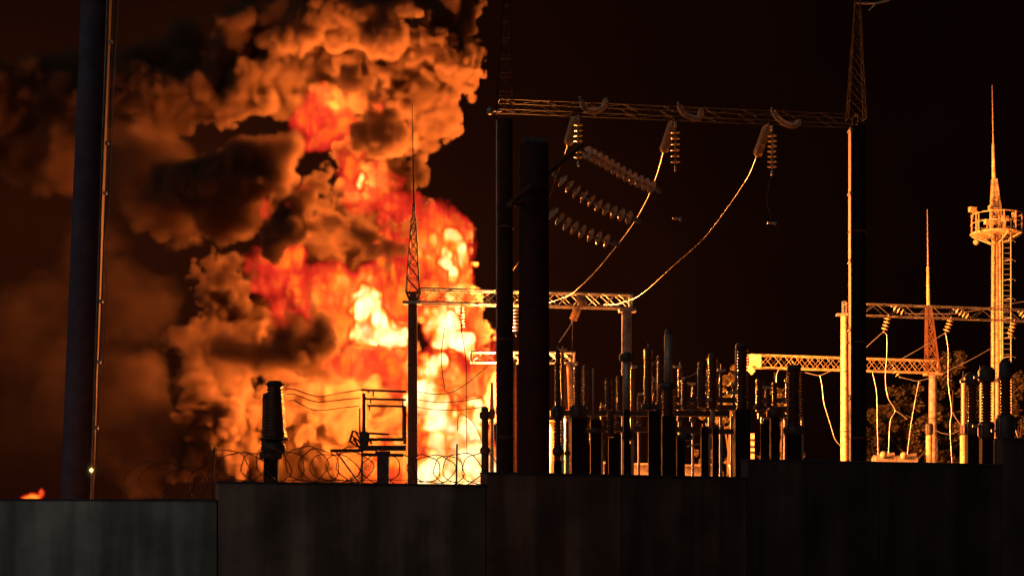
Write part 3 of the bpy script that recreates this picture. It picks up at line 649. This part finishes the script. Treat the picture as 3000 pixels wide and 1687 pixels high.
def disconnector():
    Y = 48.0; t = thing('disconnector', P(1110, HY, Y)-Vector((0, 0, 1.7)), 'dark switch disconnector frame with level bars and fan-shaped blades left of the mast', 'disconnector')
    def pt(x, y, dy=0): return P(x, y, Y+dy)
    def part(name, bars, mat='dark_steel'):
        m = MB()
        for b in bars:
            (x0, y0), (x1, y1), w = b[:3]; dy = b[3] if len(b) > 3 else 0
            m.bar(pt(x0, y0, dy), pt(x1, y1, dy), S(w, Y))
        return m.build(name, mat, t)
    a = P(1123, HY, Y); a.z = 0; MB().bar(a, pt(1123, 1322), S(34, Y)).build('support_post', 'dark_concrete', t)
    MB().bar(pt(1123, 1330), pt(1123, 1322), S(44, Y)).build('head_plate', 'dark_steel', t)
    for x, y0, y1, w in ((1066, 1312, 1152, 13), (1186, 1300, 1190, 11), (1054, 1272, 1195, 6), (1180, 1290, 1165, 5)):
        m = MB(); sheds(m, pt(x, y0), pt(x, y1), S(w, Y)/2, .07); m.build('porcelain_column', 'brown_porcelain', t)
    part('cross_beam', [((1062, 1312), (1190, 1312), 15)]); part('cross_beam', [((1062, 1331), (1182, 1333), 9, .1)]); part('cross_beam', [((1078, 1287), (1182, 1287), 9, .2)])
    part('level_bar', [((1058, 1142), (1192, 1147), 6)]); part('level_bar', [((1070, 1168), (1190, 1171), 6, .3)]); part('level_bar', [((1076, 1188), (1186, 1190), 6, -.3)])
    part('drive_rod', [((1075, 1268), (1140, 1272), 6), ((1140, 1270), (1200, 1269), 2)])
    part('contact', [((1094, 1144), (1094, 1160), 5), ((1086, 1170), (1086, 1182), 5, .3), ((1083, 1190), (1083, 1202), 5, -.3), ((1082, 1150), (1076, 1146), 6)])
    m = MB()
    for (x0, y0), (x1, y1) in (((1034, 1261), (1066, 1275)), ((1034, 1261), (1024, 1292)), ((1024, 1292), (1062, 1318)), ((1030, 1275), (1062, 1300)), ((1022, 1294), (1062, 1284)), ((1040, 1262), (1060, 1292)), ((1036, 1284), (1052, 1310)), ((1062, 1262), (1090, 1300)), ((1080, 1272), (1076, 1308))):
        m.bar(pt(x0, y0, -.1), pt(x1, y1, .1), .055, .03)
    m.build('blade_linkage', 'dark_steel', t)
    part('outrigger', [((968, 1320), (1066, 1319), 9)]); part('brace', [((986, 1324), (1056, 1418), 5)])
    part('stay', [((1060, 1324), (1060, 1418), 3)])
    m = MB(); m.box(pt(1066, 1292), (S(24, Y), .2, S(56, Y))); m.build('drive_head', 'dark_steel', t)
disconnector()
apparatus('post_insulator', 'dark red post with two bulging flanges at the right edge of the fire', 'insulator', 1421, 46,
          [('tube', 1420, 1330, 22, 0), ('knob', 1332, 1308, 31), ('tube', 1310, 1215, 19, 0), ('flange', 1228, 1205, 28), ('cap', 1205, 1190, 22, 0, 16)], mats={'tube': 'rusty_steel', 'flange': 'rusty_steel', 'knob': 'rusty_steel', 'cap': 'rusty_steel'})
apparatus('post_insulator', 'glowing ribbed insulator just left of the thin dark gantry column', 'insulator', 1441, 80,
          [('tube', 1400, 1225, 12, 0), ('porc', 1200, 1120, 16, 0, 8), ('flange', 1228, 1200, 16)], mats={'porc': 'pale_porcelain', 'tube': 'concrete'})

# portal right behind the fire's edge
def far_portal_mid():
    Y = 84.0; t = thing('portal', P(1530, HY, Y)-Vector((0, 0, 1.7)), 'brightly lit lattice portal partly hidden behind the two dark middle columns', 'portal')
    column(t, 1503, 1062, Y, 20, 'rusty_steel'); column(t, 1670, 1066, Y+.4, 34, 'yellow_paint')
    m = MB(); truss(m, P(1380, 1046, Y), P(1682, 1048, Y+.5), .52, .5, 8, .035); m.build('truss_beam', 'galvanised_steel', t)
    head_plate(t, 1672, 1064, Y+.4, 34)
    m = MB(); m.bar(P(1650, 1066, Y), P(1655, 1200, Y), .34, .1); m.build('hanging_duct', 'rusty_steel', t)
far_portal_mid()

# ------------------------------------------------------------------ right-hand portals
def portal_low():
    Y = 104.0; YR = 107.5; t = thing('portal', P(2470, HY, Y)-Vector((0, 0, 1.7)), 'lower lit portal at the right, its lattice beam ending at a column with a mast', 'portal')
    column(t, 2733, 1098, YR, 24)
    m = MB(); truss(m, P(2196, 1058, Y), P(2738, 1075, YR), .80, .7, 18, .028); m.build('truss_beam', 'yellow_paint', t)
    m = MB(); m.box(P(2212, 1057, Y-.3), (.75, .12, .8)); m.build('end_plate', 'yellow_paint', t)
    m = MB(); m.bar(P(2193, 1078, Y-.4), P(2207, 1092, Y-.4), .35, .3); m.box(P(2196, 1079, Y-.4), (.35, .3, .3)); m.build('lamp_head', 'yellow_paint', t)
    m = MB(); spire(m, P(2732, 1098, YR), P(2720, 895, YR), S(36, YR), S(12, YR), 5, .045); m.build('lattice_spire', 'rusty_steel', t)
    MB().lathe(P(2720, 900, YR), P(2717, 608, YR), [(0, .13), (2.6, .10), (2.7, .05), (6.4, .03)], 8).build('lightning_rod', 'yellow_paint', t)
    head_plate(t, 2733, 1097, YR, 48, 'yellow_paint')
portal_low()
def portal_high():
    Y = 100.0; YR = 103.0; t = thing('portal', P(2750, HY, Y)-Vector((0, 0, 1.7)), 'higher lit portal beam at the right crossing in front of the lighting tower', 'portal')
    column(t, 2474, 922, Y, 22, 'yellow_paint'); column(t, 3030, 935, YR, 26)
    m = MB(); truss(m, P(2478, 906, Y), P(3040, 926, YR), .70, .6, 14, .030, 'z'); m.build('truss_beam', 'galvanised_steel', t)
    m = MB()
    for a, b in (((2468, 884), (2468, 916)), ((2479, 884), (2479, 916)), ((2468, 884), (2479, 884)), ((2468, 916), (2479, 916))): m.bar(P(*a, Y-.4), P(*b, Y-.4), .06)
    m.build('beam_end_bracket', 'galvanised_steel', t); head_plate(t, 2468, 922, Y, 34)
portal_high()
RG = 'golden insulator strings on the right-hand portals'
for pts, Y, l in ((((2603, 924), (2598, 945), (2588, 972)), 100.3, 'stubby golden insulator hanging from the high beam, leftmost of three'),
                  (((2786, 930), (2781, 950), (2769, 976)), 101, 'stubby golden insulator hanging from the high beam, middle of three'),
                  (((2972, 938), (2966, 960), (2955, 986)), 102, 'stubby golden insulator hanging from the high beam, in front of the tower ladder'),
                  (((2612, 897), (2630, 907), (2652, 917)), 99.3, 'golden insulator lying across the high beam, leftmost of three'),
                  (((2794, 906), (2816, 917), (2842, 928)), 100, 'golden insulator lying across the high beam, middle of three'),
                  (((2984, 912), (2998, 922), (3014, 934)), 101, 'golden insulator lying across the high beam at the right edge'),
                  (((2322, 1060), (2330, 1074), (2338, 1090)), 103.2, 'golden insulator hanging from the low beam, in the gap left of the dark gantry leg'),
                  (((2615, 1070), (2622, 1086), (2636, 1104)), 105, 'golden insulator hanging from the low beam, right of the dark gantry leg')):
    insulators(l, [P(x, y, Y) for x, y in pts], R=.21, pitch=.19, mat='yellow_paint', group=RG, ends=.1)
WG = 'pale wires between the right-hand portals'
for l, pts, Y in (('pale wire slanting down left from the leftmost golden insulator', ((2588, 972), (2562, 995), (2537, 1018)), 100),
                  ('pale wire slanting from the middle golden insulator down to the low beam', ((2768, 976), (2700, 1018), (2640, 1052), (2612, 1066), (2580, 1082), (2555, 1090)), 101),
                  ('pale sagging wire from the low beam insulator to the lighting tower', ((2636, 1104), (2665, 1111), (2692, 1115), (2745, 1100), (2800, 1075), (2860, 1045), (2906, 1018)), 105),
                  ('long pale wire rising along the high beam to the right edge', ((2660, 919), (2740, 919), (2800, 918), (2880, 905), (2940, 893), (3020, 880)), 98.5),
                  ('pale dropper from the leftmost golden insulator down to the ground equipment', ((2590, 972), (2598, 985), (2598, 1040), (2594, 1110), (2602, 1165), (2622, 1202), (2608, 1235), (2603, 1330)), 100),
                  ('short pale branch wire leaving the long dropper to the right', ((2622, 1202), (2640, 1213), (2658, 1228)), 100),
                  ('pale dropper left of the column with the mast, reaching the ground', ((2692, 1116), (2680, 1180), (2668, 1250), (2657, 1338)), 105),
                  ('pale dropper just right of the dark gantry leg', ((2556, 1090), (2568, 1150), (2570, 1230), (2573, 1345)), 105),
                  ('pale dropper from the middle golden insulator forking above the switchgear', ((2771, 976), (2778, 1030), (2778, 1120), (2788, 1204), (2783, 1250), (2789, 1355)), 101),
                  ('short forked branch of the dropper ending at the lit insulator', ((2788, 1204), (2804, 1230), (2822, 1252)), 101),
                  ('thick pale sagging jumper between the mast column and the lit insulator', ((2734, 1256), (2760, 1268), (2790, 1270), (2822, 1254)), 101),
                  ('pale wire from the low beam sagging left of the dark gantry leg', ((2358, 1090), (2380, 1096), (2402, 1099), (2430, 1088), (2466, 1074)), 103.5),
                  ('pale looping dropper left of the yellow column', ((2402, 1099), (2408, 1130), (2414, 1180), (2432, 1240), (2446, 1285), (2462, 1305)), 103.5),
                  ('thin grey wire hanging under the low beam at its left part', ((2290, 1070), (2276, 1095), (2274, 1130)), 103.5),
                  ('pale cable end at the lower right corner above the black wall', ((2972, 1232), (2978, 1268), (2988, 1284), (3020, 1285)), 95)):
    wire(l, pts, Y, .027, group=WG)

# lighting tower ----------------------------------------------------
def tower():
    Y = 108.0; t = thing('lighting_tower', P(2920, HY, Y)-Vector((0, 0, 1.7)), 'yellow lit lighting tower with railed platform, ladder and tall rod at the right', 'tower')
    b = P(2920, HY, Y); b.z = 0; tp = P(2918, 690, Y)
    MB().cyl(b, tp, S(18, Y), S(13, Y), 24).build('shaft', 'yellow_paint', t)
    for dx in (-16, 14): MB().cyl(b+Vector((S(dx, Y), -.3, 0)), tp+Vector((S(dx*.6, Y), -.25, 0)), .10, .09, 8).build('riser_pipe', 'yellow_paint', t)
    m = MB(); x0, x1 = 2938, 2962
    for x in (x0, x1): m.tube([P(x+2, 1360, Y-.6), P(x, 1000, Y-.6), P(x, 640, Y-.6)], .05, 6)
    for k in range(46): m.bar(P(x0, 1350-k*15.6, Y-.6), P(x1, 1350-k*15.6, Y-.6), .04)
    m.build('ladder', 'galvanised_steel', t)
    m = MB()
    for k in range(12):
        y = 1330-k*56; c = P(2950, y, Y-.6); m.tube([c+Vector((.28*math.cos(a)*1.25, -.55+.6*math.sin(a), 0)) for a in [math.pi*q/6-math.pi for q in range(7)]], .03, 5)
    m.build('ladder_cage', 'galvanised_steel', t)
    c = P(2920, 683, Y); m = MB(); R = S(76, Y)
    m.lathe(c-Vector((0, 0, .12)), c+Vector((0, 0, .2)), [(0, R*.93), (.05, R), (.12, R), (.14, R*.93)], 24)
    for k in range(8):
        a = k*math.pi/4+.2; m.bar(c+Vector((math.cos(a)*R*.95, math.sin(a)*R*.95, -.1)), P(2919, 722, Y), .07)
    m.build('platform', 'yellow_paint', t)
    m = MB(); hR = S(54, Y)
    for hz in (.62, 1.2): m.tube([c+Vector((math.cos(q*math.pi/8)*R*.96, math.sin(q*math.pi/8)*R*.96, hz)) for q in range(17)], .04, 6)
    for k in range(12):
        a = k*math.pi/6; p = c+Vector((math.cos(a)*R*.96, math.sin(a)*R*.96, 0)); m.bar(p, p+Vector((0, 0, 1.22)), .06)
    m.build('railing', 'yellow_paint', t)
    m = MB(); spire(m, P(2920, 690, Y), P(2913, 525, Y), S(34, Y), S(10, Y), 5, .045); m.box(P(2914, 608, Y), (.7, .7, .3)); m.build('lattice_spire', 'yellow_paint', t)
    MB().lathe(P(2912, 530, Y), P(2907, 248, Y), [(0, .14), (2.4, .10), (2.5, .05), (6.3, .03)], 8).build('lightning_rod', 'yellow_paint', t)
    for px, py, w in ((2850, 614, 22), (2945, 640, 18), (2972, 630, 14), (2892, 650, 14)):
        m = MB(); p = P(px, py, Y-R*.7); m.box(p, (S(w, Y), .3, S(14, Y)), .2); m.bar(p, p-Vector((0, 0, .5)), .06); m.box(p+Vector((0, -.18, 0)), (S(w*.8, Y), .04, S(10, Y)), .2); m.build('floodlight', 'yellow_paint', t)
    m = MB(); m.bar(P(2860, 625, Y-1.2), P(2860, 703, Y-1.2), .07); m.ball(P(2860, 709, Y-1.2), S(9, Y), 12); m.build('hanging_lamp', 'yellow_paint', t)
tower()

# ------------------------------------------------------------------ switchgear to the right of the thick pole (dark against the yard)
SG = 'switchgear posts between the thick pole and the gantry leg'
APP = [
 (1634, 47, [('post', 1420, 1350, 18), ('knob', 1338, 1306, 30), ('porc', 1310, 1225, 20), ('flange', 1228, 1190, 22), ('porc', 1190, 1025, 15), ('rod', 1025, 1012, 4)], 'dark ribbed post with a round knob, first one right of the thick pole'),
 (1693, 50, [('post', 1420, 1228, 30), ('flange', 1228, 1185, 34), ('porc', 1185, 1072, 22), ('rod', 1072, 1060, 4)], 'dark square post with a short ribbed insulator right of the bright yellow column'),
 (1716, 52, [('post', 1420, 1300, 10, 6), ('porc', 1195, 1070, 12), ('post', 1420, 1200, 8)], 'slim ribbed insulator with a thin lit left edge beside the square post'),
 (1745, 50, [('post', 1420, 1230, 24), ('flange', 1270, 1255, 36), ('rod', 1230, 1078, 5, -7)], 'dark square post carrying a thin rod in the busbar row'),
 (1783, 49, [('post', 1420, 1282, 16, 10), ('porc', 1280, 1208, 22, 6), ('porc', 1200, 1108, 18)], 'ribbed insulator with curved golden sheds left of the portal column'),
 (1816, 49, [('post', 1420, 1270, 12, -10), ('porc', 1202, 1100, 18, 0), ('flange', 1290, 1260, 26, 24), ('post', 1420, 1300, 12, 24)], 'ribbed insulator with golden sheds directly in front of the portal column'),
 (1836, 46, [('post', 1420, 1200, 14), ('flange', 1060, 1035, 30), ('rod', 1200, 1030, 20)], 'dark sleeve post standing in front of the right portal column'),
 (1899, 47, [('porc', 1180, 1020, 22), ('flange', 1200, 1180, 26), ('post', 1420, 1205, 12, 8), ('rod', 1020, 1006, 4)], 'ribbed insulator with a dotted lit edge, tall one right of the portal column'),
 (1935, 47, [('porc', 1180, 1042, 18), ('flange', 1205, 1180, 24), ('post', 1420, 1205, 22, -8)], 'ribbed insulator with a dotted lit edge beside the tallest dark post'),
 (1958, 45, [('post', 1420, 1220, 30), ('porc', 1220, 1135, 32), ('flange', 1140, 1124, 38), ('rod', 1124, 980, 22), ('cap', 985, 962, 18)], 'tallest dark post with a beaded rod in the middle of the switchgear'),
 (2006, 47, [('porc', 1200, 1112, 18), ('flange', 1290, 1270, 30), ('post', 1420, 1280, 18, -12), ('rod', 1112, 1104, 4)], 'short ribbed insulator with bright beads right of the tallest dark post'),
 (2058, 48, [('post', 1420, 1250, 16, 6), ('porc', 1195, 1075, 22), ('cap', 1078, 1058, 24), ('rod', 1190, 1078, 6, -12), ('arm', 1172, 1168, 30, 12)], 'dark ribbed insulator with a bright knob beside the lit foliage'),
 (2084, 49, [('post', 1420, 1255, 14, 12), ('porc', 1195, 1048, 26, 4), ('cap', 1050, 1034, 22, 4), ('rod', 1250, 1195, 12, 4)], 'dark insulator with a pale cap in front of the lit foliage'),
 (2174, 46, [('post', 1420, 1200, 34), ('porc', 1200, 1020, 30), ('cap', 1022, 1004, 34), ('rod', 1145, 1020, 4, -18), ('arm', 1152, 1146, 30, -28)], 'thick dark column with a pale wire down its left edge'),
 (2226, 48, [('post', 1400, 1230, 14, 18), ('porc', 1185, 1112, 20), ('flange', 1200, 1185, 24), ('post', 1400, 1240, 6, 6)], 'short insulator with four bright rings under the low beam end'),
 (2270, 48, [('post', 1400, 1200, 20), ('flange', 1225, 1195, 34), ('porc', 1190, 1120, 14), ('rod', 1120, 1090, 4)], 'dark post in the boxy frame left of the gantry leg'),
 (2326, 47, [('post', 1400, 1270, 30), ('porc', 1250, 1085, 36), ('cap', 1088, 1068, 38), ('flange', 1275, 1248, 44)], 'broad dark insulator column under the golden insulator of the low beam'),
]
for px, Y, secs, lab in APP:
    secs = [(q[0], q[1], q[2], q[3]*(1.3 if q[0] in ('post', 'porc', 'flange') else 1.1), *q[4:]) for q in secs]
    apparatus('post_insulator', lab, 'insulator', px, Y, secs, SG)
RGP = 'tall dark bushings at the right edge'
apparatus('current_transformer', 'tall dark bushing with two bulges, leftmost of three at the right edge', 'transformer', 2848, 50,
          [('post', 1400, 1270, 34), ('flange', 1275, 1235, 44), ('porc', 1240, 1130, 34), ('cap', 1130, 1090, 46), ('rod', 1105, 1088, 4, -25), ('arm', 1120, 1115, 30, -20)], RGP)
apparatus('current_transformer', 'tall dark bushing with two bulges, middle of three at the right edge', 'transformer', 2890, 49,
          [('post', 1400, 1280, 34), ('flange', 1285, 1235, 46), ('porc', 1240, 1120, 34), ('cap', 1120, 1072, 48), ('rod', 1090, 1072, 4, -18), ('arm', 1108, 1103, 30, -22), ('arm', 1250, 1245, 30, -26)], RGP)
apparatus('current_transformer', 'largest dark bushing with a domed head below the lighting tower', 'transformer', 2945, 47,
          [('post', 1400, 1290, 54), ('flange', 1290, 1215, 56), ('porc', 1215, 1108, 38), ('cap', 1110, 1050, 42, 0, 36), ('arm', 1265, 1258, 34, -24)], RGP)
LG = 'lit insulator posts between the dark bushings'
for px, Y, l in ((2823, 97, 'lit ribbed insulator on a yellow post, left of the dark bushings'), (2877, 97.5, 'lit ribbed insulator between the left and middle dark bushings'), (2924, 98, 'bright orange ribbed insulator on a yellow post under the tower')):
    apparatus('post_insulator', l, 'insulator', px, Y, [('tube', 1360, 1275, 20), ('flange', 1272, 1245, 20), ('porc', 1245, 1120, 16), ('flange', 1120, 1108, 14), ('rod', 1108, 1090, 4)], LG, {'tube': 'yellow_paint', 'porc': 'pale_porcelain'})
apparatus('post_insulator', 'dark-headed lit post directly below the column with the mast', 'insulator', 2722, 98, [('tube', 1360, 1275, 18), ('flange', 1275, 1240, 22), ('rod', 1360, 1280, 5, 22)], LG, {'tube': 'yellow_paint'})

for px, y1, w, l in ((1617, 1232, 13, 'bright golden lit pipe column just right of the thick pole'), (1649, 1240, 11, 'golden lit pipe column between the round-knob post and the bright portal column')):
    apparatus('pipe_column', l, 'column', px, 86, [('tube', 1400, y1+8, w), ('flange', y1+10, y1, w+6)], 'golden lit pipe columns', {'tube': 'yellow_paint', 'flange': 'yellow_paint'})
ORD = ['first', 'second', 'third', 'fourth', 'fifth', 'sixth', 'seventh', 'eighth', 'ninth', 'tenth', 'eleventh', 'twelfth', 'thirteenth', 'fourteenth', 'fifteenth', 'sixteenth']
rb = random.Random(77)
for k, (px, top) in enumerate(((1648, 1030), (1662, 1235), (1706, 1150), (1732, 1240), (1762, 1195), (1800, 1215), (1852, 1080), (1872, 1160), (1915, 1120), (1992, 1080), (2030, 1130), (2072, 1105), (2112, 1090), (2150, 1130), (2246, 1140), (2306, 1120))):
    Y = 62+rb.uniform(-3, 6); h = rb.uniform(60, 110); c = 1195+rb.uniform(-10, 40)
    apparatus('post_insulator', 'slim ribbed insulator in the back row of the switchgear, %s from the left' % ORD[k], 'insulator', px, Y,
              [('tube', 1400, max(c, top+h), rb.uniform(7, 11)), ('flange', max(c, top+h)+8, max(c, top+h)-6, 15), ('porc', max(c, top+h)-4, top, rb.uniform(11, 15)), ('rod', top, top-rb.uniform(8, 24), 3), ('arm', top-4, top-8, rb.uniform(14, 30), rb.uniform(-8, 8))],
              'back row insulators of the switchgear', {'tube': 'galvanised_steel', 'porc': 'brown_porcelain'})
# busbar frame
def busbars():
    t = thing('busbar_frame', P(1900, HY, 51)-Vector((0, 0, 1.7)), 'long dark steel busbar frame running level behind the switchgear posts', 'frame')
    for x0, x1, y, w, Y in ((1612, 2130, 1210, 28, 51), (1710, 2110, 1256, 22, 51.6), (2215, 2352, 1172, 8, 51), (2215, 2352, 1197, 10, 51.4), (2220, 2352, 1218, 20, 52), (1960, 2180, 1170, 8, 50.4), (1960, 2190, 1192, 10, 50.8), (1990, 2170, 1262, 10, 51.2)):
        MB().bar(P(x0, y, Y), P(x1, y+2, Y), S(w, Y), .16).build('level_beam', 'dark_steel', t)
    for x in (1850, 1908, 2078, 2143, 2232, 2300, 2350):
        a = P(x, HY, 51.2); a.z = 0; MB().bar(a, P(x, 1222, 51.2), .07, .09).build('leg', 'galvanised_steel', t)
    for x0, y0, x1, y1 in ((1612, 1222, 1700, 1222), (1782, 1237, 1812, 1237), (1900, 1230, 1918, 1214), (2056, 1180, 2070, 1170), (2290, 1180, 2322, 1160), (2108, 1260, 2116, 1244), (2140, 1284, 2152, 1282), (2015, 1306, 2055, 1298)):
        MB().bar(P(x0, y0, 50), P(x1, y1, 50), .045, .05).build('contact_arm', 'galvanised_steel', t)
busbars()
wire('thin pale wire between two knobs in front of the lit foliage', [(2000, 1108), (2025, 1100), (2046, 1086), (2050, 1072)], 48, .012)
wire('thin pale jumper leaving the ribbed insulator behind the tallest post', [(1905, 1075), (1920, 1060), (1933, 1044)], 47, .01)

# low lit block wall far behind the switchgear, equipment plinths
BW = 'low lit block walls behind the switchgear'
for x0, x1, y, l in ((1710, 1770, 1358, 'small lit block wall patch with dark rails, left part of the yard'), (1842, 1908, 1362, 'bright orange low block wall between two dark posts'), (1995, 2052, 1366, 'bright orange low block wall below the lit foliage'), (2066, 2084, 1364, 'narrow lit block wall pier beside a thin post'), (2138, 2152, 1366, 'narrow lit block wall pier beside the thick dark column')):
    A = P(x0, y, 92); B = P(x1, y, 92); m = MB(); m.box(((A.x+B.x)/2, 92, A.z/2), (B.x-A.x, .4, A.z))
    n = max(1, int((B.x-A.x)/.5))
    m.box(((A.x+B.x)/2, 91.95, A.z+.05), (B.x-A.x+.1, .55, .1))
    tag(m.build('block_wall', 'wall_block'), l, 'wall', BW)
for x0, x1, y, l in ((2560, 2618, 1338, 'lit pile of equipment at the foot of the long droppers'), (2620, 2682, 1340, 'flat lit cover beside the pile of equipment')):
    A, B = P(x0, y, 98), P(x1, y, 98); m = MB(); m.box(((A.x+B.x)/2, 98, A.z/2), (B.x-A.x, 1.2, A.z)); m.bar(A, P(x1, y-8, 98), .5, .18); m.ball(P(x0+28, y-6, 97.4), .22, 10)
    tag(m.build('equipment_plinth', 'wall_block'), l, 'plinth')
t = thing('control_cabinet', P(2197, HY, 96)-Vector((0, 0, 1.7)), 'yellow lit cabinet with slots right of the thick dark column', 'cabinet')
A = P(2197, 1270, 96); MB().box((A.x, 96, A.z/2), (.45, .6, A.z)).build('housing', 'yellow_paint', t)
for y in (1288, 1308, 1324): MB().box(P(2199, y, 95.68), (.42, .06, .12)).build('slot', 'rubber', t)

# ------------------------------------------------------------------ trees beyond the yard
def tree(label, px, ytop, Y, w, seed, dens=1.0):
    rr = random.Random(seed); top = P(px, ytop, Y); H = top.z; R = S(w, Y)/2; base = Vector((top.x, Y, 0))
    t = thing('tree', base, label, 'tree', 'trees beyond the yard')
    m = MB(); m.tube([base, base+Vector((.1, 0, H*.25)), base+Vector((-.1, .1, H*.5)), base+Vector((.05, 0, H*.8))], [.28, .22, .15, .05], 8)
    tips = []
    for k in range(9):
        a = rr.uniform(0, 6.28); z0 = H*rr.uniform(.2, .6); l = R*rr.uniform(.5, .9); p0 = base+Vector((0, 0, z0)); p1 = p0+Vector((math.cos(a)*l, math.sin(a)*l, H*rr.uniform(.1, .25)))
        m.tube([p0, (p0+p1)/2+Vector((0, 0, .15)), p1], [.1, .07, .03], 6); tips.append(p1)
    m.build('trunk', 'bark', t)
    vs = []; fs = []
    cl = []
    for k in range(int(80*dens)):
        a = rr.uniform(0, 6.28); zz = rr.uniform(.12, 1); q = math.sqrt(max(.05, 1-abs(zz-.5)**2*3.2))
        rad = R*q*math.sqrt(rr.random())*rr.uniform(.7, 1.1)
        cl.append((base+Vector((math.cos(a)*rad, math.sin(a)*rad, H*zz*.97)), rr.uniform(.35, .85)*R*.34))
    for c, cr in cl:
        for _ in range(int(95)):
            v = Vector((rr.gauss(0, 1), rr.gauss(0, 1), rr.gauss(0, .8))); v = v.normalized()*cr*rr.uniform(.4, 1.1)
            p = c+v; s = rr.uniform(.09, .2); u = Vector((rr.gauss(0, 1), rr.gauss(0, 1), rr.gauss(0, 1))).normalized(); w_ = u.orthogonal().normalized()
            o = len(vs); vs += [p-u*s, p+w_*s*.6, p+u*s, p-w_*s*.6]; fs.append((o, o+1, o+2, o+3))
    m = MB(); m._add(vs, fs); m.build('crown', 'leaves', t)
tree('rounded dim tree behind the right-hand switchgear, its top above the low beam', 2790, 1012, 128, 150, 1)
tree('broad dim tree between the gantry leg and the mast column', 2660, 1120, 126, 200, 2)
tree('dim tree right behind the dark gantry leg at the edge of the foliage', 2575, 1180, 124, 130, 3)
tree('dim tree behind the dark bushings at the right', 2860, 1090, 130, 150, 4)
tree('dim tree at the far right edge beyond the tower ladder', 2985, 1085, 128, 130, 5)
tree('orange lit tree behind the left part of the low beam', 2140, 1055, 112, 90, 6)
tree('smaller orange lit tree seen between two dark insulators', 2075, 1090, 112, 80, 7)
tree('faintly lit bush-like tree under the golden insulator of the low beam', 2290, 1120, 114, 110, 8)
